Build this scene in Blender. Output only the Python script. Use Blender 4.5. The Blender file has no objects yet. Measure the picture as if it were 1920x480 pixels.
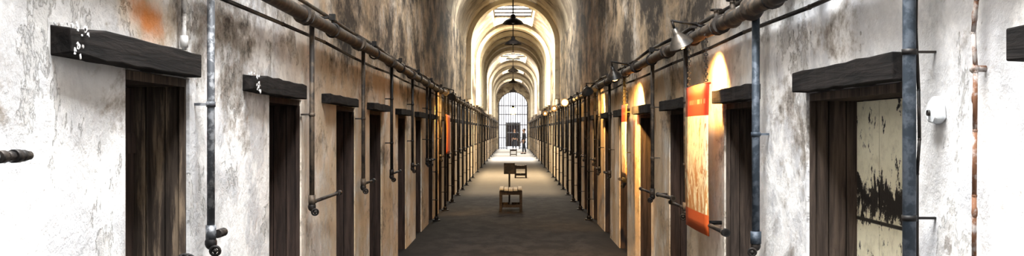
import bpy, bmesh, math, random
from mathutils import Vector, Matrix, Quaternion
random.seed(7)
S=bpy.context.scene
COL=S.collection
try:
    S.view_settings.view_transform='Standard'
    S.view_settings.look='None'
except Exception as e: print(e)

# ---------------------------------------------------------------- nodes
class NT:
    def __init__(s,name):
        s.m=bpy.data.materials.new(name); s.m.use_nodes=True
        s.t=s.m.node_tree; s.n=s.t.nodes; s.l=s.t.links
        s.b=s.n['Principled BSDF']; s._tc=None
    def set(s,sock,v):
        if isinstance(v,bpy.types.NodeSocket): s.l.new(v,sock)
        elif isinstance(v,(tuple,list)) and len(v)==3 and sock.type=='RGBA': sock.default_value=(*v,1)
        else: sock.default_value=v
    def pos(s,scale=(1,1,1),loc=(0,0,0)):
        if s._tc is None: s._tc=s.n.new('ShaderNodeTexCoord')
        mp=s.n.new('ShaderNodeMapping'); mp.inputs['Scale'].default_value=scale; mp.inputs['Location'].default_value=loc
        s.l.new(s._tc.outputs['Object'],mp.inputs['Vector']); return mp.outputs[0]
    def noise(s,scale,detail=6,rough=.55,dist=0,sc=(1,1,1),loc=(0,0,0)):
        n=s.n.new('ShaderNodeTexNoise'); n.inputs['Scale'].default_value=scale; n.inputs['Detail'].default_value=detail
        n.inputs['Roughness'].default_value=rough; n.inputs['Distortion'].default_value=dist
        s.l.new(s.pos(sc,loc),n.inputs['Vector']); return n.outputs['Fac']
    def math(s,op,a,b=0,clamp=False):
        n=s.n.new('ShaderNodeMath'); n.operation=op; n.use_clamp=clamp
        s.set(n.inputs[0],a); s.set(n.inputs[1],b); return n.outputs[0]
    def rng(s,v,a,b,c=0,d=1,smooth=True):
        n=s.n.new('ShaderNodeMapRange'); n.interpolation_type='SMOOTHSTEP' if smooth else 'LINEAR'
        s.set(n.inputs['Value'],v)
        for k,x in zip(('From Min','From Max','To Min','To Max'),(a,b,c,d)): n.inputs[k].default_value=x
        return n.outputs['Result']
    def mix(s,f,a,b):
        n=s.n.new('ShaderNodeMix'); n.data_type='RGBA'
        s.set(n.inputs[0],f); s.set(n.inputs[6],a); s.set(n.inputs[7],b); return n.outputs[2]
    def xyz(s):
        n=s.n.new('ShaderNodeSeparateXYZ'); s.l.new(s.pos(),n.inputs[0]); return n.outputs
    def color(s,c): s.set(s.b.inputs['Base Color'],c)
    def bump(s,h,st=.4,d=.02):
        n=s.n.new('ShaderNodeBump'); n.inputs['Strength'].default_value=st; n.inputs['Distance'].default_value=d
        s.l.new(h,n.inputs['Height']); s.l.new(n.outputs[0],s.b.inputs['Normal'])
    def rough(s,v,metal=0,spec=.3):
        s.set(s.b.inputs['Roughness'],v); s.b.inputs['Metallic'].default_value=metal
        s.b.inputs['Specular IOR Level'].default_value=spec

def plaster(name,left):
    N=NT(name); x,y,z=N.xyz()
    off=(3.1,0,0) if left else (11.7,5,2)
    nA=N.noise(.9,10,.62,.3,loc=off)
    nB=N.noise(3.2,10,.65,.2,loc=off)
    nC=N.noise(1.5,8,.7,.4,loc=(off[0]+5,2,7))
    nS=N.noise(1.9,10,.72,.25,sc=(1,.42,.8),loc=(off[0],9,3))
    nD=N.noise(1.8,12,.72,.25,sc=(1,1,.8),loc=(off[0],4,1))
    nF=N.noise(14,6,.7,0,loc=off)
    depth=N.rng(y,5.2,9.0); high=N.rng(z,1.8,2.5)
    c=N.mix(N.rng(nB,.43,.60),(.86,.86,.865),(.56,.57,.60))
    c=N.mix(N.math('MULTIPLY',N.rng(nA,.48,.60),.7),c,(.42,.42,.43))
    c=N.mix(N.math('MULTIPLY',N.rng(nD,.555,.565),.5),c,(.42,.41,.40))
    c=N.mix(N.math('MULTIPLY',N.rng(nD,.625,.64),.75),c,(.20,.18,.165))
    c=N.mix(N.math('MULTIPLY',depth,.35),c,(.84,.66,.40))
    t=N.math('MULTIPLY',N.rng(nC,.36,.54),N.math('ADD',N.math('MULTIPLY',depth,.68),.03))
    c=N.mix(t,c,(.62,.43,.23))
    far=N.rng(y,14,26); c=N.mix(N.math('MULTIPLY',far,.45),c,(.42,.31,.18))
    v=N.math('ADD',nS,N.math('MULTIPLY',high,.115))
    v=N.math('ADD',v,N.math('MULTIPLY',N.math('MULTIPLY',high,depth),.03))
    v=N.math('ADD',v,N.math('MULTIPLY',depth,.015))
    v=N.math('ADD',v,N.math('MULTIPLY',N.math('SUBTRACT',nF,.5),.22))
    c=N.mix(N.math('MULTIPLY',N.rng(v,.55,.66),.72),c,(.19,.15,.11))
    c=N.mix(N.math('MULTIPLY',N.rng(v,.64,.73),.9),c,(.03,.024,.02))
    if left:
        dy=N.math('SUBTRACT',y,4.06); dz=N.math('SUBTRACT',z,2.045)
        d=N.math('SQRT',N.math('ADD',N.math('MULTIPLY',dy,N.math('MULTIPLY',dy,.8)),N.math('MULTIPLY',dz,N.math('MULTIPLY',dz,4.5))))
        d=N.math('ADD',d,N.math('MULTIPLY',N.math('SUBTRACT',nB,.5),.5))
        c=N.mix(N.rng(d,.18,.34,.5,0),c,(.50,.36,.22))
        c=N.mix(N.rng(d,.04,.22,.9,0),c,(.52,.17,.03))
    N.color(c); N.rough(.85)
    h=N.math('ADD',N.math('MULTIPLY',N.rng(nD,.56,.58),-.5),nB); h=N.math('ADD',h,N.math('MULTIPLY',nF,.3))
    N.bump(h,.7,.03)
    return N.m
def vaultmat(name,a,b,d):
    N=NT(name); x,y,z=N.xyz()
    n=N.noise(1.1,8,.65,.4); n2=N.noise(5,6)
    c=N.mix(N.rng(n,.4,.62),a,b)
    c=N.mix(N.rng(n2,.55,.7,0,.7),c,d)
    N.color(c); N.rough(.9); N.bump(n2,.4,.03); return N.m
def woodmat(name,a,b,cst=None,axis='z',r=.85):
    N=NT(name)
    sc={'z':(9,9,.7),'y':(9,.7,9),'x':(.7,9,9)}[axis]
    n=N.noise(3.0,8,.65,.4,sc=sc); n2=N.noise(1.4,6,.6,.5,sc=(2.2,2.2,.7))
    c=N.mix(N.rng(n,.35,.65),a,b)
    if cst: c=N.mix(N.rng(N.math('ADD',N.math('MULTIPLY',n,.6),N.math('MULTIPLY',n2,.5)),.57,.66),c,cst)
    N.color(c); N.rough(r,0,.15); N.bump(n,.6,.012); return N.m
def metalmat(name,a,b,rough=.5,metal=.6,sc=8,th=(.45,.6)):
    N=NT(name); n=N.noise(sc,8,.65,.2)
    N.color(N.mix(N.rng(n,*th),a,b)); N.rough(rough,metal,.4); N.bump(n,.3,.005); return N.m
def emis(name,c,st):
    N=NT(name); N.color(c); n=N.noise(4,3)
    N.set(N.b.inputs['Emission Color'],N.mix(N.rng(n,.4,.7,0,.12),c,tuple(v*.7 for v in c))); N.b.inputs['Emission Strength'].default_value=st; return N.m

M={}
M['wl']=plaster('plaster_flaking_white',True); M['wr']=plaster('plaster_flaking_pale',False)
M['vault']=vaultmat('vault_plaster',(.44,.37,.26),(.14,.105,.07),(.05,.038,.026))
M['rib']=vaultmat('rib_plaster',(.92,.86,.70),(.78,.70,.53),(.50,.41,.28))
def floor_m():
    N=NT('floor_concrete'); x,y,z=N.xyz()
    n=N.noise(3.5,8,.7,.2,sc=(1,.5,1)); f=N.noise(22,6,.7)
    c=N.mix(N.rng(n,.4,.62),(.017,.0155,.0155),(.037,.033,.032))
    c=N.mix(N.rng(f,.5,.72,0,.8),c,(.010,.0095,.0095))
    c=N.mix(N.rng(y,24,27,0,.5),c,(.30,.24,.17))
    c=N.mix(N.rng(y,46,60,0,.8),c,(.58,.57,.56))  # daylight on the far floor, painted in as a paler colour
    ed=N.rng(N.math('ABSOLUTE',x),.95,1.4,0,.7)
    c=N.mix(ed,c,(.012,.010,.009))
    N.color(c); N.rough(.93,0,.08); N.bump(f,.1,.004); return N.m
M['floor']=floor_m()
M['wood']=woodmat('dark_door_wood',(.014,.010,.009),(.046,.031,.025))
M['woodj']=woodmat('worn_jamb_wood',(.030,.023,.019),(.095,.072,.056),(.22,.165,.115))
M['woodk']=woodmat('red_brown_jamb_wood',(.020,.014,.012),(.056,.037,.030))
M['woodp']=woodmat('brown_plank_wood',(.032,.024,.020),(.095,.070,.056))
M['lintel']=woodmat('lintel_timber',(.005,.0045,.0045),(.017,.014,.013),None,'y',.9)
M['flake']=metalmat('flaking_white_paint',(.62,.62,.63),(.22,.20,.19),.8,0,14)
def paled():
    N=NT('peeling_cream_paint'); x,y,z=N.xyz()
    n=N.noise(7,12,.75,.2,sc=(1,1.6,1.0)); f=N.noise(12,6,.7)
    c=N.mix(N.rng(f,.45,.7),(.90,.85,.64),(.70,.65,.47))
    c=N.mix(N.rng(n,.60,.66,0,.7),c,(.34,.26,.16))
    band=N.math('ABSOLUTE',N.math('SUBTRACT',z,1.28)); band=N.rng(band,.0,.18,1,0)
    v=N.math('ADD',n,N.math('MULTIPLY',band,.16))
    c=N.mix(N.rng(v,.575,.59),c,(.02,.016,.013))
    ln=N.rng(N.math('ABSOLUTE',N.math('SUBTRACT',z,1.175)),.006,.012,1,0)
    c=N.mix(ln,c,(.03,.025,.02))
    N.color(c); N.rough(.7); N.bump(n,.5,.02); return N.m
M['pale']=paled()
M['galv']=metalmat('galvanised_steel',(.07,.075,.085),(.27,.28,.30),.6,.3,22)
M['blue']=metalmat('blue_grey_conduit',(.035,.048,.065),(.10,.12,.15),.6,.3,14)
M['rustp']=metalmat('aged_iron_pipe',(.035,.029,.025),(.12,.09,.065),.6,.3,9)
M['dark']=metalmat('blackened_iron',(.010,.009,.009),(.035,.028,.024),.55,.4,9)
M['rust']=metalmat('rust_flaked_rod',(.16,.07,.035),(.40,.36,.34),.8,.1,20)
M['lamplit']=metalmat('painted_lamplight_pipe',(.45,.28,.06),(.25,.17,.06),.5,.4,9)  # iron pipe with the lamp's yellow light put into its colour
M['white']=metalmat('white_plastic',(.75,.78,.80),(.60,.63,.66),.4,0,9)
M['shade']=metalmat('lamp_shade_metal',(.07,.07,.07),(.16,.14,.12),.4,.7,9)
M['bulb']=emis('bulb_glow',(1,.5,.16),16)
M['globe']=emis('globe_glow',(1,.55,.18),6)
M['glass']=emis('skylight_glass',(1,.97,.90),8.0)
M['bench']=woodmat('bench_wood',(.022,.017,.014),(.05,.038,.03),None,'y')
M['seat']=woodmat('bench_seat_wood',(.36,.35,.32),(.58,.56,.50),None,'y')
M['wroom']=metalmat('white_room_plaster',(.74,.74,.76),(.6,.6,.63),.9,0,2)
M['gate']=metalmat('grey_gate_iron',(.05,.047,.045),(.10,.095,.09),.6,.2,6)
def bannermat():
    N=NT('printed_banner'); x,y,z=N.xyz()
    n=N.noise(9,8,.7,1.2,sc=(1,1,.6)); n2=N.noise(26,6,.8)
    lowf=N.rng(z,1.60,1.1,0,.12)
    pic=N.mix(N.rng(N.math('ADD',n,lowf),.52,.66),(.93,.80,.50),(.55,.24,.07))
    pic=N.mix(N.rng(n2,.57,.65,0,.5),pic,(.40,.17,.05))
    red=(.50,.045,.015)
    c=N.mix(N.rng(z,1.70,1.705),pic,red)
    c=N.mix(N.rng(z,1.035,1.04,1,0),c,(.60,.10,.02))
    st=N.math('MULTIPLY',N.rng(N.math('ABSOLUTE',N.math('SUBTRACT',z,1.80)),.014,.018,1,0),N.rng(N.noise(30,2,.5,0,sc=(1,1,.05)),.5,.54))
    c=N.mix(N.math('MULTIPLY',st,.3),c,(.8,.5,.3))
    N.color(c); N.rough(.55); return N.m
M['banner']=bannermat()
M['orange']=metalmat('orange_banner_cloth',(.60,.11,.02),(.45,.06,.015),.6,0,3)

# ---------------------------------------------------------------- mesh helpers
def box(bm,a,b):
    x0,x1=sorted((a[0],b[0]));y0,y1=sorted((a[1],b[1]));z0,z1=sorted((a[2],b[2]))
    v=[bm.verts.new(p) for p in ((x0,y0,z0),(x1,y0,z0),(x1,y1,z0),(x0,y1,z0),(x0,y0,z1),(x1,y0,z1),(x1,y1,z1),(x0,y1,z1))]
    for f in ((0,3,2,1),(4,5,6,7),(0,1,5,4),(1,2,6,5),(2,3,7,6),(3,0,4,7)): bm.faces.new([v[i] for i in f])
def cyl(bm,p0,p1,r,r2=None,seg=12,cap=True):
    p0=Vector(p0);p1=Vector(p1);r2=r if r2 is None else r2
    d=(p1-p0).normalized(); q=d.to_track_quat('Z','Y')
    A=[];B=[]
    for i in range(seg):
        a=2*math.pi*i/seg; o=q@Vector((math.cos(a),math.sin(a),0))
        A.append(bm.verts.new(p0+o*r)); B.append(bm.verts.new(p1+o*r2))
    for i in range(seg):
        f=bm.faces.new((A[i],A[(i+1)%seg],B[(i+1)%seg],B[i])); f.smooth=True
    if cap: bm.faces.new(A[::-1]); bm.faces.new(B)
def sph(bm,c,r,seg=12,sc=(1,1,1)):
    m=Matrix.Translation(c)@Matrix.Diagonal((*sc,1))
    ret=bmesh.ops.create_uvsphere(bm,u_segments=seg,v_segments=max(6,seg//2+2),radius=r,matrix=m)
    for v in ret['verts']:
        for f in v.link_faces: f.smooth=True
def tube(bm,pts,r,seg=10):
    for a,b in zip(pts,pts[1:]): cyl(bm,a,b,r,seg=seg)
    for p in pts[1:-1]: sph(bm,p,r*1.15,seg)
def lathe(bm,prof,c,axis=Vector((0,0,1)),seg=20):
    c=Vector(c); q=Vector(axis).normalized().to_track_quat('Z','Y'); rings=[]
    for r,h in prof:
        rings.append([bm.verts.new(c+q@Vector((r*math.cos(2*math.pi*i/seg),r*math.sin(2*math.pi*i/seg),h))) for i in range(seg)])
    for A,B in zip(rings,rings[1:]):
        for i in range(seg):
            f=bm.faces.new((A[i],A[(i+1)%seg],B[(i+1)%seg],B[i])); f.smooth=True
def torus(bm,c,R,r,axis,seg=16,ms=6,sc=(1,1)):
    q=Vector(axis).normalized().to_track_quat('Z','Y'); c=Vector(c); rings=[]
    for i in range(seg):
        a=2*math.pi*i/seg; ring=[]
        for j in range(ms):
            b=2*math.pi*j/ms; rr=R+r*math.cos(b)
            ring.append(bm.verts.new(c+q@Vector((rr*math.cos(a)*sc[0],rr*math.sin(a)*sc[1],r*math.sin(b)))))
        rings.append(ring)
    for i in range(seg):
        A=rings[i];B=rings[(i+1)%seg]
        for j in range(ms):
            f=bm.faces.new((A[j],B[j],B[(j+1)%ms],A[(j+1)%ms])); f.smooth=True
def mk(name,bm,mat,parent=None,label=None,cat=None,group=None,kind=None,bevel=0):
    me=bpy.data.meshes.new(name)
    if kind!='structure': bmesh.ops.recalc_face_normals(bm,faces=bm.faces[:])
    bm.to_mesh(me); bm.free(); me.materials.append(mat)
    o=bpy.data.objects.new(name,me); COL.objects.link(o)
    if parent: o.parent=parent
    if bevel:
        b=o.modifiers.new('bev','BEVEL'); b.width=bevel; b.segments=2
    tag(o,label,cat,group,kind); return o
def tag(o,label=None,cat=None,group=None,kind=None):
    if label: o['label']=label
    if cat: o['category']=cat
    if group: o['group']=group
    if kind: o['kind']=kind
def empty(name,label,cat,group=None,kind=None):
    o=bpy.data.objects.new(name,None); o.empty_display_size=.1; COL.objects.link(o)
    tag(o,label,cat,group,kind); return o
BM=bmesh.new

W=1.45; Y0=-5; Y1=88; SP=4.3; REC=.27
# ---------------------------------------------------------------- openings
Lop=[(3.83,4.59),(6.09,7.02),(8.4,9.4),(10.35,11.3),(12.9,13.85)]
Llin=[(3.21,4.53,1.834,1.935),(5.49,6.85,1.81,1.905),(7.75,9.15,1.81,1.88),(10.16,11.5,1.81,1.88),(12.6,13.95,1.80,1.875)]
Rop=[(1.75,2.7),(3.75,5.06),(6.15,7.03),(8.54,9.5),(10.75,11.75),(13.0,13.95)]
Rlin=[(1.3,2.86,1.79,1.885),(3.72,5.04,1.785,1.885),(6.0,7.1,1.785,1.875),(8.4,9.65,1.785,1.875),(10.5,11.85,1.785,1.875),(12.7,14.1,1.785,1.875)]
y=15.25
while y<86:
    Lop.append((y,y+.95)); Llin.append((y-.2,y+1.1,1.80,1.88))
    Rop.append((y+.05,y+1.0)); Rlin.append((y-.2,y+1.15,1.79,1.87)); y+=2.35
def wall(name,sx,ops,lins,mat,label):
    bm=BM(); X=sx*W; XR=sx*(W+REC+.06)
    def q(*p): bm.faces.new([bm.verts.new(v) for v in p])
    cur=Y0
    for (a,b),l in zip(ops,lins):
        t=l[2]
        q((X,cur,0),(X,a,0),(X,a,SP),(X,cur,SP))
        q((X,a,t),(X,b,t),(X,b,SP),(X,a,SP))
        q((X,a,0),(XR,a,0),(XR,a,t),(X,a,t)); q((X,b,0),(XR,b,0),(XR,b,t),(X,b,t))
        q((X,a,t),(XR,a,t),(XR,b,t),(X,b,t)); q((XR,a,0),(XR,b,0),(XR,b,t),(XR,a,t))
        cur=b
    q((X,cur,0),(X,Y1,0),(X,Y1,SP),(X,cur,SP))
    return mk(name,bm,mat,label=label,cat='wall',kind='structure')
wall('wall_left',-1,Lop,Llin,M['wl'],'flaking white and grey plaster corridor wall with rust stains')
wall('wall_right',1,Rop,Rlin,M['wr'],'flaking pale plaster corridor wall streaked with dark grime')
bm=BM(); box(bm,(-W-.4,Y0,-.1),(W+.4,Y1+.4,0)); 
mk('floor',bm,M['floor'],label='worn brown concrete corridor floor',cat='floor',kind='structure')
# vault with skylight wells
sky=[(0.6,4.6,1),(12.4,13.4,2),(25.0,26.6,3),(33.6,39.0,4),(55.0,60.0,5),(68,72,6),(80,85,7)]
cuts=[Y0]+[v for s in sky for v in s[:2]]+[Y1]
NS=24; bm=BM()
def vp(i,y): 
    a=math.pi*i/NS; return (W*math.cos(a),y,SP+W*math.sin(a))
H=6.0
for a,b in zip(cuts,cuts[1:]):
    hole=any(abs(a-s[0])<1e-6 for s in sky)
    for i in range(NS):
        if hole and 8<=i<16: continue
        f=bm.faces.new([bm.verts.new(p) for p in (vp(i,a),vp(i+1,a),vp(i+1,b),vp(i,b))]); f.smooth=True
    if hole:
        for i in (8,16):
            p=vp(i,a);q_=vp(i,b)
            bm.faces.new([bm.verts.new(v) for v in (p,q_,(q_[0],b,H),(p[0],a,H))])
        for yy in (a,b):
            bm.faces.new([bm.verts.new(v) for v in [vp(i,yy) for i in range(8,17)]+[(vp(16,0)[0],yy,H),(vp(8,0)[0],yy,H)]])
bmesh.ops.remove_doubles(bm,verts=bm.verts[:],dist=1e-4)
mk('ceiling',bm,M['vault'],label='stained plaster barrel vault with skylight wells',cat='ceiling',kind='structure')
for a,b,n in sky:
    bm=BM(); box(bm,(-.74,a-.02,H),(.74,b+.02,H+.03))
    o=mk('window_%d'%n,bm,M['glass'],label='bright glazed skylight set in the vault crown',cat='skylight',kind='structure')
    bm=BM(); k=max(2,int((b-a)/.9))
    for i in range(k+1):
        yy=a+(b-a)*i/k; box(bm,(-.725,yy-.03,H-.06),(.725,yy+.03,H))
    for xx in (-.7,0,.7): box(bm,(xx-.025,a,H-.06),(xx+.025,b,H))
    mk('mullion',bm,M['dark'],parent=o)
# vault ribs
for i,yr in enumerate((32.0,40.0,42.6,45.2,48.0,51.0,62,66,75,78)):
    bm=BM(); w=.7; t=.14
    for k in range(NS):
        a0=math.pi*k/NS;a1=math.pi*(k+1)/NS
        def P(a,r,y): return (r*math.cos(a),y,SP+r*math.sin(a))
        R=W-.002;r=W-t
        for qd in ((P(a0,r,yr),P(a1,r,yr),P(a1,r,yr+w),P(a0,r,yr+w)),(P(a0,R,yr),P(a1,R,yr),P(a1,r,yr),P(a0,r,yr)),(P(a0,r,yr+w),P(a1,r,yr+w),P(a1,R,yr+w),P(a0,R,yr+w))):
            bm.faces.new([bm.verts.new(v) for v in qd])
    bmesh.ops.remove_doubles(bm,verts=bm.verts[:],dist=1e-4)
    for sx in (-1,1): box(bm,(sx*(W-t),yr,2.6),(sx*(W-.002),yr+w,SP))
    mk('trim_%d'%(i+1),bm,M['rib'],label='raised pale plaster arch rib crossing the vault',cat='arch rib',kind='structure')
# end wall with arched opening
GW=1.3; GS=3.65
bm=BM()
arc=[(GW*math.cos(math.pi*i/16),GS+GW*math.sin(math.pi*i/16)) for i in range(17)]
outer=[(W*math.cos(math.pi*i/16),SP+W*math.sin(math.pi*i/16)) for i in range(17)]
for i in range(16):
    bm.faces.new([bm.verts.new((p[0],Y1,p[1])) for p in (arc[i],arc[i+1],outer[i+1],outer[i])])
    bm.faces.new([bm.verts.new(v) for v in ((arc[i][0],Y1,arc[i][1]),(arc[i+1][0],Y1,arc[i+1][1]),(arc[i+1][0],Y1+.4,arc[i+1][1]),(arc[i][0],Y1+.4,arc[i][1]))])
for sx in (-1,1):
    bm.faces.new([bm.verts.new(v) for v in ((sx*GW,Y1,0),(sx*W,Y1,0),(sx*W,Y1,SP),(sx*GW,Y1,GS))])
    bm.faces.new([bm.verts.new(v) for v in ((sx*GW,Y1,0),(sx*GW,Y1+.4,0),(sx*GW,Y1+.4,GS),(sx*GW,Y1,GS))])
mk('wall_end',bm,M['vault'],label='stained plaster end wall around an arched gateway',cat='wall',kind='structure')
bm=BM(); bm.faces.new([bm.verts.new(v) for v in ((-W,Y0,0),(W,Y0,0),(W,Y0,SP),(-W,Y0,SP))]); 
f=[bm.verts.new((p[0],Y0,p[1])) for p in outer]; bm.faces.new(f)
mk('wall_back',bm,M['vault'],label='plaster wall closing the corridor',cat='wall',kind='structure')
# bright hall beyond
bm=BM()
def Q(*p): bm.faces.new([bm.verts.new(v) for v in p])
ya=Y1+.4; yb=104; hw=5; hh=6.5
Q((-hw,ya,0),(-hw,yb,0),(-hw,yb,hh),(-hw,ya,hh)); Q((hw,ya,0),(hw,yb,0),(hw,yb,hh),(hw,ya,hh))
Q((-hw,ya,hh),(hw,ya,hh),(hw,yb,hh),(-hw,yb,hh))
dw=.68;dh=2.3
Q((-hw,yb,0),(-dw,yb,0),(-dw,yb,hh),(-hw,yb,hh)); Q((dw,yb,0),(hw,yb,0),(hw,yb,hh),(dw,yb,hh)); Q((-dw,yb,dh),(dw,yb,dh),(dw,yb,hh),(-dw,yb,hh))
Q((-hw,ya,0),(-GW,ya,0),(-GW,ya,hh),(-hw,ya,hh)); Q((GW,ya,0),(hw,ya,0),(hw,ya,hh),(GW,ya,hh))
mk('wall_hall',bm,M['wroom'],label='bright whitewashed hall beyond the gate',cat='wall',kind='structure')
bm=BM(); box(bm,(-hw,Y1+.4,-.1),(hw,yb,0.0))
mk('floor_hall',bm,M['wroom'],label='pale sunlit hall floor',cat='floor',kind='structure')
d=empty('door_80','dark doorway with pale grille at the hall end','doorway',kind='structure')
bm=BM(); box(bm,(-dw,yb+.5,0),(dw,yb+.55,dh)); mk('door_leaf',bm,M['wood'],parent=d)
bm=BM()
for xx in (-dw,dw): box(bm,(xx-.08,yb-.06,0.0),(xx+.08,yb+.0,dh))
box(bm,(-dw-.08,yb-.06,dh),(dw+.08,yb,dh+.14)); box(bm,(-dw,yb-.04,1.35),(dw,yb,1.45))
for xx in (-.4,-.13,.13,.4): box(bm,(xx-.025,yb-.03,0),(xx+.025,yb,dh))
mk('door_frame',bm,M['gate'],parent=d)

# ---------------------------------------------------------------- doors + lintels
def door(n,sx,op,lin,first,pale=False,jm='woodk',lm='wood'):
    a,b=op; t=lin[2]
    d=empty('door_%d'%n,'deep-set cell doorway with worn dark wooden frame','cell door',kind='structure')
    X=W+.012; bm=BM()
    box(bm,(sx*X,a+.002,0),(sx*(W+REC),a+.035,t-.004)); 
    if first:
        k=3; w0=(REC-.012)/k
        for i in range(k): box(bm,(sx*(X+i*w0+.003),b-.035-random.uniform(0,.006),0),(sx*(X+(i+1)*w0-.003),b-.002,t-.004))
        box(bm,(sx*(W+.005),b-.052,0),(sx*(W+.03),b-.034,t-.04))
    else: box(bm,(sx*X,b-.035,0),(sx*(W+REC),b-.002,t-.004))
    box(bm,(sx*X,a+.035,t-.04),(sx*(W+REC),b-.035,t-.004))
    mk('door_frame',bm,M[jm],parent=d)
    bm=BM(); xl=W+.235
    n_pl=4; w=(b-a-.08)/n_pl
    for i in range(n_pl): box(bm,(sx*xl,a+.04+i*w+.003,.01),(sx*(xl+.04),a+.04+(i+1)*w-.003,t-.045))
    for zz in (.35,1.5): box(bm,(sx*(xl-.012),a+.05,zz),(sx*xl,b-.05,zz+.09)) if not pale else None
    mk('door_leaf',bm,M['pale'] if pale else M[lm],parent=d)
def lintel(sx,l,tr,broken=False):
    a,b,z0,z1=l; bm=BM()
    k=10; rings=[]
    for i in range(k+1):
        yy=a+(b-a)*i/k; j=lambda s:random.uniform(-s,s)
        e=.012 if (broken and i<2) else 0
        x0=sx*(W-.075+j(.004)+e)
        rings.append([bm.verts.new(p) for p in ((x0,yy+j(e),z0+j(.004)+e),(sx*(W+.02),yy,z0),(sx*(W+.02),yy,z1),(x0,yy+j(e),z1+j(.005)-e))])
    for A,B in zip(rings,rings[1:]):
        for i in range(4): bm.faces.new((A[i],A[(i+1)%4],B[(i+1)%4],B[i]))
    bm.faces.new(rings[0]); bm.faces.new(rings[-1][::-1])
    o=mk('wooden_lintel',bm,M['lintel'],label=tr,cat='lintel',group='timber lintels over the cell doors',bevel=.005)
    if broken:
        bm=BM()
        for i in range(18):
            yy=a+random.uniform(-.005,.12)*random.random()**.5; zz=random.uniform(z0,z1); h=random.uniform(.004,.012); x0=sx*(W-.077)
            if i>11: x0=sx*(W-random.uniform(.0,.07)); zz=z1+.001; 
            c=[(x0,yy+h*random.uniform(.4,1.5)*math.cos(t),zz+h*random.uniform(.4,1.5)*math.sin(t)) for t in [k*math.pi/3.5 for k in range(7)]]
            A=[bm.verts.new(p) for p in c];B=[bm.verts.new((p[0]-sx*.003,p[1],p[2])) for p in c]
            bm.faces.new(A);bm.faces.new(B[::-1])
            for q in range(7): bm.faces.new((A[q],A[(q+1)%7],B[(q+1)%7],B[q]))
        mk('flaking_plaster',bm,M['flake'],parent=o,label='white plaster flakes clinging to the beam end')
n=1
for i,(op,l) in enumerate(zip(Lop,Llin)):
    door(n,-1,op,l,i<3,jm='woodj' if i==0 else 'woodk',lm='woodk'); n+=1
    lintel(-1,l,'dark hewn timber lintel with flaked white end' if i<2 else 'dark timber lintel above a cell door',i<2)
for i,(op,l) in enumerate(zip(Rop,Rlin)):
    door(n,1,op,l,i<4,pale=(i==1),jm='woodp' if i<3 else 'woodk'); n+=1
    lintel(1,l,'dark weathered timber lintel above a cream peeling door' if i==1 else 'dark timber lintel above a cell door')

# ---------------------------------------------------------------- main pipes
PX=1.34
def mainpipe(sx,z,r,label,mat):
    x=sx*PX; bm=BM(); pts=[(x+random.uniform(-.01,.01),yy,z+random.uniform(-.012,.012)) for yy in [Y0+.1+i*2.3 for i in range(45)] if yy<87.5]
    pts.append((x,87.9,z))
    for a,b in zip(pts,pts[1:]): cyl(bm,a,b,r,seg=14,cap=False)
    p=mk('iron_pipe',bm,mat,label=label,cat='pipe')
    for i,pt in enumerate(pts[1:28]):
        bm=BM(); cyl(bm,(pt[0],pt[1]-.06,pt[2]),(pt[0],pt[1]+.06,pt[2]),r*1.22,seg=14)
        for e in (-.06,.06): cyl(bm,(pt[0],pt[1]+e-.012,pt[2]),(pt[0],pt[1]+e+.012,pt[2]),r*1.4,seg=14)
        mk('pipe_coupling',bm,mat,parent=p)
        bm=BM(); yy=pt[1]+1.0
        torus(bm,(x,yy,z),r*1.15,.008,(0,1,0)); tube(bm,[(x,yy,z+r),(x,yy,z+r+.05),(sx*(W+.01),yy,z+r+.05)],.010,6)
        box(bm,(x-.022,yy-.025,z+r+.03),(x+.022,yy+.025,z+r+.075))
        mk('pipe_bracket',bm,M['dark'],parent=p)
    return p
ZL=1.6+.745; ZR=1.6+.686
mainpipe(-1,ZL,.044,'thick aged iron pipe with couplings along the plaster wall',M['rustp'])
mainpipe(1,ZR,.044,'lumpy aged iron pipe with fittings along the plaster wall',M['rustp'])
def runpipe(sx,x,z,r,mat,label,wob=.02,step=1.4):
    bm=BM(); pts=[]; yy=Y0+.1
    while yy<87.6:
        pts.append((sx*x+random.uniform(-wob,wob)*.3,yy,z+random.uniform(-wob,wob))); yy+=step
    tube(bm,pts,r,8); return mk('conduit_pipe',bm,mat,label=label,cat='pipe')
runpipe(-1,1.42,ZL+.12,.014,M['rustp'],'thin rusty conduit fixed above the main iron pipe')
runpipe(1,1.41,ZR+.12,.016,M['dark'],'thin black conduit sagging above the main iron pipe',.03)
runpipe(1,1.42,ZR-.085,.012,M['dark'],'thin black cable conduit below the main iron pipe',.012)
runpipe(-1,1.42,ZL-.09,.012,M['dark'],'thin black conduit below the main iron pipe',.012)
def handwheel(bm,c,axis,R=.04):
    torus(bm,c,R,.007,axis,14,6); q=Vector(axis).to_track_quat('Z','Y'); c=Vector(c)
    for k in range(2):
        a=k*math.pi/2; v=q@Vector((math.cos(a),math.sin(a),0)); cyl(bm,c-v*R,c+v*R,.005,seg=6)
    sph(bm,c,.012,8)
for yy,rr in ((4.75,.066),(5.25,.06),(5.75,.07),(6.25,.062),(6.75,.055)):
    bm=BM(); sph(bm,(PX,yy,ZR),rr,12,(1,1.5,1)); cyl(bm,(PX,yy,ZR),(PX,yy,ZR+.11),.018)
    o=mk('pipe_valve',bm,M['rustp'],label='rusted globe valve on the iron wall pipe',cat='valve',group='globe valves on the iron pipe')
    bm=BM(); handwheel(bm,(PX,yy,ZR+.11),(0,0,1),.035); mk('handwheel',bm,M['dark'],parent=o)

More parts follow.
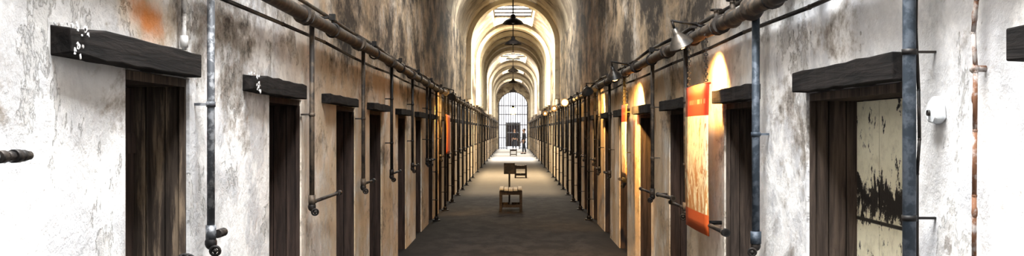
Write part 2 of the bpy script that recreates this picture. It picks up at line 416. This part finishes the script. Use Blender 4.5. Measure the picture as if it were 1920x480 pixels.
# ---------------------------------------------------------------- drop pipes
def droppipe(sx,y,r,mat,zt,zb,rod,label,x=1.375,wheel=True,flange=False,clamps=True):
    X=sx*x; bm=BM()
    cyl(bm,(X,y,zb),(X,y,zt),r,seg=12)
    cyl(bm,(X,y,zb-.02),(X,y,zb+.05),r*1.35,seg=12)
    o=mk('drop_pipe',bm,mat,label=label,cat='pipe',group='vertical pipes along the cell walls')
    for zz in ((zb+.35,zb+.85) if clamps else (zb+.6,)):
        bm=BM(); cyl(bm,(X,y,zz-.012),(X,y,zz+.012),r*1.2); box(bm,(X,y-.006,zz-.006),(sx*W,y+.006,zz+.006))
        mk('pipe_clamp',bm,mat,parent=o)
    if rod:
        bm=BM(); tube(bm,[(X,y-.02,zb),(X,y+.12,zb),(X-sx*.03,y+rod,zb+.01)],.013,8)
        cyl(bm,(X-sx*.03,y+rod-.1,zb+.01),(X-sx*.03,y+rod,zb+.01),.020)
        mk('branch_pipe',bm,M['dark'],parent=o)
    if wheel:
        bm=BM(); sph(bm,(X,y,zb-.03),.028,10,(1,1,1.2)); cyl(bm,(X,y,zb-.03),(X-sx*.02,y-.015,zb-.06),.010)
        v=mk('valve',bm,M['dark'],parent=o)
        bm=BM(); handwheel(bm,(X-sx*.025,y-.02,zb-.065),(-sx*.2,-1,-.2),.021); mk('handwheel',bm,M['dark'],parent=v)
    if flange:
        bm=BM(); cyl(bm,(X,y,0),(X,y,.02),.07,seg=12); cyl(bm,(X,y,.02),(X,y,.08),.035,seg=10); mk('base_flange',bm,M['dark'],parent=o)
lab='aged iron drop pipe with valve beside a cell door'
droppipe(-1,4.66,.018,M['galv'],ZL,1.12,.10,'galvanised flaking drop pipe beside a wooden doorway',clamps=False)
for i,(yy,rd) in enumerate(((7.0,.95),(9.4,.5),(11.6,.6),(14.0,.5),(16.35,.5))):
    droppipe(-1,yy,.018,M['rustp'] if i<2 else M['dark'],ZL,1.11,rd,lab,clamps=i>1)
def many(sx,y0,ZM):
    yy=y0; i=0
    while yy<86:
        if i%2==0: droppipe(sx,yy,.02,M['dark'],ZM,1.1,.5,'blackened iron drop pipe against the wall',wheel=yy<30)
        else: droppipe(sx,yy,.022,M['dark'],ZM,.02,0,'blackened floor-standing iron pipe against the wall',x=1.36,wheel=False,flange=True)
        yy+=1.175 if yy<34 else 2.35; i+=1
many(-1,17.0,ZL)
droppipe(1,5.8,.023,M['blue'],ZR,.98,0,'thick blue grey steel drop pipe beside a dark doorway',clamps=False)
for i,(yy,rd) in enumerate(((8.15,.6),(10.1,.7),(12.65,.3),(14.6,.5),(16.3,.5))):
    droppipe(1,yy,.019,M['lamplit'] if i==2 else (M['rustp'] if i<2 else M['dark']),ZR,.98,rd,'yellow-lit iron drop pipe beside a banner' if i==2 else lab)
many(1,17.2,ZR)
def lever(p0,p1,label,mat='dark'):
    bm=BM(); tube(bm,[p0,p1],.016,8); cyl(bm,p0,Vector(p0)+(Vector(p1)-Vector(p0)).normalized()*.1,.024)
    sx=1 if p0[0]>0 else -1
    cyl(bm,p1,(sx*(W+.01),p1[1],p1[2]),.014); sph(bm,p1,.022,8)
    mk('lock_bar',bm,M[mat],label=label,cat='lock bar',group='iron lock bars by the cell doors')
lever((1.25,6.0,1.0),(1.33,7.12,.96),'black iron lock bar under a hanging banner')
lever((1.30,8.3,1.05),(1.36,9.62,1.0),'black iron lock bar beside a cell door')

# ---------------------------------------------------------------- near right details
X=1.36; yC=3.515; bm=BM(); cyl(bm,(X,yC,0),(X,yC,SP-.3),.0225,seg=16)
o=mk('conduit_pipe',bm,M['blue'],label='thick blue grey steel conduit running floor to ceiling',cat='pipe')
for zz in (1.87,1.30,.6,2.6):
    bm=BM(); cyl(bm,(X,yC,zz-.01),(X,yC,zz+.01),.0255,seg=16); box(bm,(X,yC-.008,zz-.004),(W,yC+.008,zz+.004)); mk('pipe_clamp',bm,M['dark'],parent=o)
bm=BM(); pts=[(1.395,yC+.02,2.25),(1.39,yC+.02,1.95),(1.40,yC+.02,1.74),(1.395,yC,1.57),(1.395,yC+.02,1.45),(1.395,yC+.02,1.0),(1.40,yC+.02,.1)]
tube(bm,pts,.006,6); mk('cable',bm,M['dark'],label='black electrical cable strapped behind a steel conduit',cat='cable')
bm=BM()
v=[(3.42,1.640),(3.455,1.622),(3.50,1.628),(3.52,1.66),(3.505,1.70),(3.46,1.718),(3.43,1.69)]
A=[bm.verts.new((1.415+.006*((i*5)%3-1),p[0],p[1])) for i,p in enumerate(v)];B=[bm.verts.new((W,p[0],p[1])) for p in v]
bm.faces.new(A);bm.faces.new(B[::-1])
for q in range(7): bm.faces.new((A[q],A[(q+1)%7],B[(q+1)%7],B[q]))
o=mk('outlet_box',bm,M['white'],label='white plastic outlet box fixed beside a conduit',cat='outlet box',bevel=.008)
bm=BM(); cyl(bm,(1.405,3.475,1.66),(1.422,3.475,1.66),.010,seg=14); mk('socket',bm,M['dark'],parent=o)
bm=BM(); zs=[0,.3,.6,.9,1.2,1.4,1.6,1.78,1.9,2.0,2.1,2.25,2.6,3.2]
pts=[(1.415,3.14+random.uniform(-.008,.008)-(.012 if z>1.9 else 0),z) for z in zs]
tube(bm,pts,.0075,7)
for z in (.5,1.0,1.35,1.7,1.95,2.2): sph(bm,(1.415,3.14,z),.0095,7,(1,1,2.5))
o=mk('rusty_rod',bm,M['rust'],label='thin rust-flaked rod running up the white plaster',cat='rod')
bm=BM(); sph(bm,(1.415,3.14,1.79),.016,8); cyl(bm,(1.415,3.14,1.79),(W,3.14,1.79),.01,seg=8); mk('rod_bracket',bm,M['rust'],parent=o)
bm=BM(); tube(bm,[(-W-.01,2.45,1.535),(-1.32,2.45,1.535),(-1.31,2.70,1.533)],.012,10)
o=mk('pipe_stub',bm,M['galv'],label='short galvanised pipe stub projecting from white plaster',cat='pipe')
bm=BM(); 
for k,(yy,rr) in enumerate(((2.62,.017),(2.665,.014),(2.70,.018),(2.735,.016),(2.76,.012))): cyl(bm,(-1.31,yy-.018,1.533),(-1.31,yy+.014,1.533),rr,seg=8 if k%2 else 14)
mk('pipe_fitting',bm,M['dark'],parent=o)
bm=BM(); tube(bm,[(-1.42,4.42,1.95),(-1.425,4.43,2.1),(-1.42,4.42,2.3),(-1.43,4.42,2.9)],.011,8)
cyl(bm,(-1.42,4.42,1.96),(-1.42,4.42,2.01),.017)
mk('pipe_stub',bm,M['flake'],label='short flaking painted pipe above a timber lintel',cat='pipe')
bm=BM(); tube(bm,[(-1.46,4.2,1.03),(-1.38,4.25,1.03),(-1.38,4.4,1.03)],.016,8); sph(bm,(-1.38,4.3,1.03),.03,10)
o=mk('radiator_valve',bm,M['dark'],label='black iron valve low beside the doorway',cat='valve')
bm=BM(); handwheel(bm,(-1.36,4.27,1.07),(.3,-.3,1),.028); cyl(bm,(-1.38,4.3,1.03),(-1.36,4.27,1.07),.008); mk('handwheel',bm,M['dark'],parent=o)

# ---------------------------------------------------------------- banners
def banner(sx,y0,y1,zt,zb,x,mat,label):
    bm=BM(); ny=6; nz=14; g=[]
    for j in range(nz+1):
        t=j/nz; z=zt+(zb-zt)*t; row=[]
        for i in range(ny+1):
            s=i/ny
            row.append(bm.verts.new((sx*(x-.008*math.sin(math.pi*s)-.008*math.sin(t*3.1)),y0+(y1-y0)*s,z)))
        g.append(row)
    for j in range(nz):
        for i in range(ny):
            f=bm.faces.new((g[j][i],g[j][i+1],g[j+1][i+1],g[j+1][i])); f.smooth=True
    o=mk('hanging_banner',bm,M[mat],label=label,cat='banner')
    so=o.modifiers.new('t','SOLIDIFY'); so.thickness=.006
    bm=BM(); cyl(bm,(sx*(x),y0-.02,zt),(sx*(x),y1+.02,zt),.008,seg=8)
    mk('banner_rod',bm,M['orange'],parent=o)
    zp=(ZR if sx>0 else ZL)-.03
    for yy in (y0+.12,y1-.1):
        bm=BM(); z=zt+.01; k=0; L=.03
        while z<zp:
            torus(bm,(sx*x,yy,z+L/2),.008,.0025,(1,0,0) if k%2 else (0,1,0),10,5,(1.5,1)); z+=L*.72; k+=1
        mk('chain',bm,M['dark'],parent=o)
banner(1,6.78,7.66,1.915,.90,1.30,'banner','red and cream printed banner hanging from chains')
banner(1,11.85,12.4,1.90,1.05,1.32,'banner','red and cream banner lit by a warm lamp')
banner(-1,19.6,20.7,1.90,1.15,1.28,'orange','orange banner hanging from the iron pipe')

# ---------------------------------------------------------------- lamps
def walllamp(sx,y,z,x,aim,power,label,bs=.03,ss=.03,size=2.6):
    o=empty('wall_lamp',label,'lamp','metal-shaded lamps on the wall pipes')
    c=Vector((sx*x,y,z)); ax=(Vector(aim)-c).normalized()
    bm=BM(); lathe(bm,[(.0,-.085),(.022,-.083),(.024,-.045),(.035,-.03),(.07,.01),(.085,.045),(.089,.05),(.083,.045),(.066,.01),(.03,-.024),(.0,-.03)],c,ax)
    mk('lamp_shade',bm,M['shade'],parent=o)
    bm=BM(); sph(bm,c+ax*.045,bs,12); mk('bulb',bm,M['bulb'],parent=o)
    bm=BM(); zp=ZR if sx>0 else ZL
    tube(bm,[c-ax*.08,c-ax*.12+Vector((0,0,.02)),(sx*1.28,y+.02,zp+.05),(sx*PX,y+.03,zp+.03)],.009,8); mk('lamp_arm',bm,M['dark'],parent=o)
    li=bpy.data.lights.new('lamp_light','SPOT'); li.energy=power; li.color=(1,.56,.17); li.spot_size=size; li.spot_blend=.6; li.shadow_soft_size=ss
    lo=bpy.data.objects.new('lamp_light',li); COL.objects.link(lo); lo.parent=o
    lo.location=c+ax*(.05+bs); lo.rotation_mode='QUATERNION'; lo.rotation_quaternion=ax.to_track_quat('-Z','Y')
walllamp(1,7.1,2.235,1.15,(1.42,7.25,1.7),190,'metal bell-shaded lamp lighting a banner',size=2.1)
walllamp(1,11.4,2.24,1.12,(1.40,11.9,1.2),520,'metal bell-shaded lamp throwing yellow light on plaster',.048,size=2.3)
walllamp(-1,18.9,2.25,1.12,(-1.45,20,1.4),280,'bell-shaded lamp lighting an orange banner',size=2.0)
walllamp(1,16.0,2.24,1.16,(1.45,17,1.4),170,'bell-shaded lamp throwing warm light on plaster',size=2.0)
walllamp(1,22.4,2.22,1.13,(1.0,20.0,1.9),25,'glowing bell-shaded lamp on the wall pipe',.065)
walllamp(1,28,2.22,1.13,(1.0,26.5,1.8),25,'glowing bell-shaded lamp on the wall pipe',.04)
walllamp(1,36,2.22,1.13,(1.0,34.5,1.8),25,'glowing bell-shaded lamp on the wall pipe',.035)

def pendant(y,z,globe=False):
    o=empty('pendant_lamp','glowing warm globe pendant hanging before the gate' if globe else 'dark dome-shaded pendant lamp hanging from the vault','lamp',None if globe else 'pendant lamps down the corridor')
    top=SP+W-.01
    for a,b,_ in sky:
        if a<y<b: top=H-.01
    bm=BM(); cyl(bm,(0,y,z+.1),(0,y,top),.014,seg=8); cyl(bm,(0,y,top-.04),(0,y,top),.06,seg=12); mk('cord',bm,M['dark'],parent=o)
    if globe:
        bm=BM(); sph(bm,(0,y,z),.19,16); mk('globe_shade',bm,M['globe'],parent=o)
        bm=BM(); cyl(bm,(0,y,z+.16),(0,y,z+.26),.07,seg=12); mk('lamp_cap',bm,M['dark'],parent=o)
    else:
        bm=BM(); lathe(bm,[(.0,.17),(.05,.16),(.055,.10),(.10,.07),(.20,.01),(.245,-.05),(.25,-.055),(.235,-.05),(.19,0),(.09,.05),(0,.07)],(0,y,z),seg=24); mk('lamp_shade',bm,M['dark'],parent=o)
        bm=BM(); sph(bm,(0,y,z-.0),.04,10,(1,1,1.3)); mk('bulb',bm,M['white'],parent=o)
for yy in (23,28.5,34.3,41.6,51.5,63): pendant(yy,4.05)
pendant(54,2.64,globe=True)

# ---------------------------------------------------------------- benches
def bench(x,y,w,L,h,label,seatmat='seat'):
    o=empty('bench',label,'bench','small wooden benches in the corridor'); o.location=(x,y,0)
    bm=BM(); n=5
    for i in range(n):
        s=(i+.5)/n*2-1; dz=.022*s*s*1.3
        sw=w/n*.43; xc=s*w/2
        box(bm,(xc-sw,0,h-.035+dz),(xc+sw,L,h+dz))
    mk('seat',bm,M[seatmat],parent=o,bevel=.004)
    bm=BM()
    for yy in (.04,L-.07): box(bm,(-w/2+.015,yy,h-.11),(w/2-.015,yy+.03,h-.03))
    mk('apron',bm,M['bench'],parent=o)
    for sx in (-1,1):
        for yy in (.06,L-.1):
            bm=BM(); xx=sx*(w/2-.03); r=.026
            box(bm,(xx-r,yy-r,0),(xx+r,yy+r+.01,h-.03))
            mk('leg',bm,M['bench'],parent=o,bevel=.004)
    bm=BM()
    for yy in (.07,L-.09): box(bm,(-w/2+.03,yy,.08),(w/2-.03,yy+.025,.13))
    box(bm,(-.02,.08,.085),(.02,L-.08,.125)); mk('stretcher',bm,M['bench'],parent=o)
bench(-.045,20.2,.46,.9,.44,'small slatted wooden bench with pale worn seat')
bench(.26,34.5,.42,.9,.42,'small dark wooden bench standing in a sunlit strip','bench')
bench(.02,64.5,.45,.6,.42,'dark small bench on the pale floor','bench')
o=empty('sign_stand','dark information sign on a slim floor stand','sign stand'); 
ys=22.2; bm=BM(); cyl(bm,(-.08,ys,0),(-.08,ys,.68),.02); mk('pole',bm,M['dark'],parent=o)
bm=BM(); cyl(bm,(-.08,ys,0),(-.08,ys,.025),.16,seg=20); cyl(bm,(-.08,ys,.025),(-.08,ys,.06),.04,.02); mk('base',bm,M['dark'],parent=o)
bm=BM(); box(bm,(-.20,ys-.025,.66),(.04,ys,.90)); mk('sign_panel',bm,M['dark'],parent=o,bevel=.006)

# ---------------------------------------------------------------- gate
bm=BM(); yg=Y1+.1
def arch_z(x): return GS+math.sqrt(max(0,(GW-.03)**2-x*x))
xs=[-1.2+i*.2 for i in range(13)]
for x in xs:
    z0=2.1 if abs(x)<.5 else .02
    cyl(bm,(x,yg,z0),(x,yg,arch_z(x)),.026,seg=6)
for zz in (2.1,3.0,3.75): box(bm,(-GW+.02,yg-.02,zz-.035),(GW-.02,yg+.02,zz+.035))
for sx in (-1,1):
    for zz in (.1,1.0): box(bm,(sx*.5,yg-.015,zz-.03),(sx*(GW-.02),yg+.015,zz+.03))
    box(bm,(sx*.48,yg-.03,0.01),(sx*.56,yg+.03,2.1)); box(bm,(sx*(GW-.08),yg-.03,.01),(sx*(GW-.005),yg+.03,GS))
for i in range(16):
    a=arc[i];b=arc[i+1]; k=(GW-.03)/GW
    cyl(bm,(a[0]*k,yg,GS+(a[1]-GS)*k),(b[0]*k,yg,GS+(b[1]-GS)*k),.035,seg=6)
mk('iron_gate',bm,M['gate'],label='arched iron bar gate with open middle leaf',cat='gate')

# ---------------------------------------------------------------- people
def skin(name,verts,edges,mat,parent,lv=2):
    me=bpy.data.meshes.new(name); me.from_pydata([v[:3] for v in verts],edges,[])
    o=bpy.data.objects.new(name,me); COL.objects.link(o)
    m=o.modifiers.new('s','SKIN'); m.use_smooth_shade=True
    sd=o.modifiers.new('d','SUBSURF'); sd.levels=lv; sd.render_levels=lv
    lay=me.skin_vertices[0].data
    for i,v in enumerate(verts):
        lay[i].radius=(v[3],v[4] if len(v)>4 else v[3]); lay[i].use_root=(i==0)
    me.materials.append(mat); o.parent=parent; return o
M['skin']=metalmat('skin_tone',(.42,.26,.18),(.36,.21,.14),.6,0,6)
M['hair']=metalmat('dark_hair',(.02,.014,.01),(.04,.028,.02),.7,0,20)
M['coat']=metalmat('dark_coat_cloth',(.02,.022,.028),(.035,.035,.04),.9,0,12)
M['jean']=metalmat('dark_trousers_cloth',(.025,.03,.045),(.04,.045,.06),.9,0,12)
def person(x,y,rot,coat,label,stride=.12):
    root=empty('person',label,'person'); root.location=(x,y,.0); root.rotation_euler=(0,0,rot)
    V=[];E=[]
    def add(p,par=None):
        V.append(p); 
        if par is not None: E.append((par,len(V)-1))
        return len(V)-1
    pel=add((0,0,.93,.14,.11)); wa=add((0,0,1.08,.125,.095),pel); ch=add((0,-.01,1.28,.15,.11),wa); up=add((0,0,1.41,.11,.08),ch)
    nk=add((0,-.005,1.49,.05,.055),up); jw=add((0,-.02,1.56,.06,.075),nk); hd=add((0,-.015,1.64,.076,.095),jw); tp=add((0,0,1.715,.055,.065),hd)
    add((0,-.115,1.62,.012,.014),hd)
    for s in (-1,1):
        add((s*.078,.0,1.625,.012,.018),hd)
        sh=add((s*.17,0,1.40,.055,.055),up); el=add((s*.235,.02,1.13,.042,.042),sh); wr=add((s*.225,-.10,.90,.028,.024),el); pm=add((s*.222,-.125,.83,.034,.018),wr)
        for f,(ox,l) in enumerate(((-.024,.07),(-.008,.082),(.008,.076),(.022,.06))):
            k=add((s*.222,-.13+ox,.80,.009,.009),pm); k2=add((s*.218,-.137+ox,.80-l*.5,.0085,.0085),k); add((s*.21,-.14+ox,.80-l,.007,.007),k2)
        t=add((s*.215,-.16,.83,.011,.011),pm); add((s*.21,-.178,.795,.009,.009),t)
        hp=add((s*.09,0,.86,.09,.09),pel); kn=add((s*.10,-s*stride*.5-.01,.48,.058,.058),hp); an=add((s*.105,-s*stride*.7+.02,.09,.038,.042),kn); add((s*.115,-s*stride*.7-.12,.04,.04,.03),an)
    skin('body',V,E,M['skin'],root)
    V2=[(0,0,.90,.155,.125),(0,0,1.08,.145,.115),(0,-.01,1.28,.17,.13),(0,0,1.42,.12,.095),(0,0,1.47,.075,.075)];E2=[(0,1),(1,2),(2,3),(3,4)]
    for s in (-1,1):
        b=len(V2); V2+= [(s*.175,0,1.40,.068,.068),(s*.237,.02,1.13,.056,.056),(s*.227,-.085,.935,.042,.042)]; E2+=[(3,b),(b,b+1),(b+1,b+2)]
    skin('jacket',V2,E2,M[coat],root)
    V3=[(0,0,.94,.145,.12)];E3=[]
    for s in (-1,1):
        b=len(V3); V3+=[(s*.09,0,.84,.10,.10),(s*.10,-s*stride*.5-.01,.48,.073,.073),(s*.105,-s*stride*.7+.02,.11,.055,.055)]; E3+=[(0,b),(b,b+1),(b+1,b+2)]
    skin('trousers',V3,E3,M['jean'],root)
    bm=BM(); sph(bm,(0,.015,1.665),.105,14,(.82,1,.92))
    bmesh.ops.delete(bm,geom=[v for v in bm.verts if v.co.y<-.05 and v.co.z<1.69],context='VERTS'); mk('hair',bm,M['hair'],parent=root)
    for s in (-1,1):
        bm=BM(); sph(bm,(s*.03,-.098,1.645),.011,8); mk('eye',bm,M['hair'],parent=root)
        bm=BM(); sph(bm,(s*.112,-s*stride*.7-.06,.035),.05,10,(.9,2.4,.7)); mk('shoe',bm,M['coat'],parent=root)
person(.75,70,math.radians(-70),'coat','person in a dark coat standing sideways before the gate',.2)
person(.12,86,math.radians(10),'coat','person in dark clothes walking through the gateway',.16)

# ---------------------------------------------------------------- lights
def area(loc,sx,sy,e,color=(1,1,1),rot=(0,0,0)):
    li=bpy.data.lights.new('daylight','AREA'); li.shape='RECTANGLE'; li.size=sx; li.size_y=sy; li.energy=e; li.color=color
    o=bpy.data.objects.new('daylight',li); COL.objects.link(o); o.location=loc; o.rotation_euler=rot
    return o
En={1:1120,2:200,3:260,4:1700,5:1300,6:600,7:600}
for a,b,n in sky:
    area((0,(a+b)/2,H-.08),1.35,(b-a)*.95,En[n],(.97,.99,1) if n<4 else ((1,.90,.70) if n==4 else (1,.95,.85)))
area((0,96.5,6.3),8,14,1600)
w=bpy.data.worlds.new('w'); S.world=w; w.use_nodes=True
w.node_tree.nodes['Background'].inputs[0].default_value=(.75,.82,.95,1); w.node_tree.nodes['Background'].inputs[1].default_value=.3

cam=bpy.data.cameras.new('camera'); cam.lens=36; cam.sensor_width=36; cam.shift_y=5/1920; cam.shift_x=-2/1920
cam.clip_end=200; cam.clip_start=.05
co=bpy.data.objects.new('camera',cam); COL.objects.link(co); co.location=(0,0,1.6); co.rotation_euler=(math.radians(90),0,0); S.camera=co
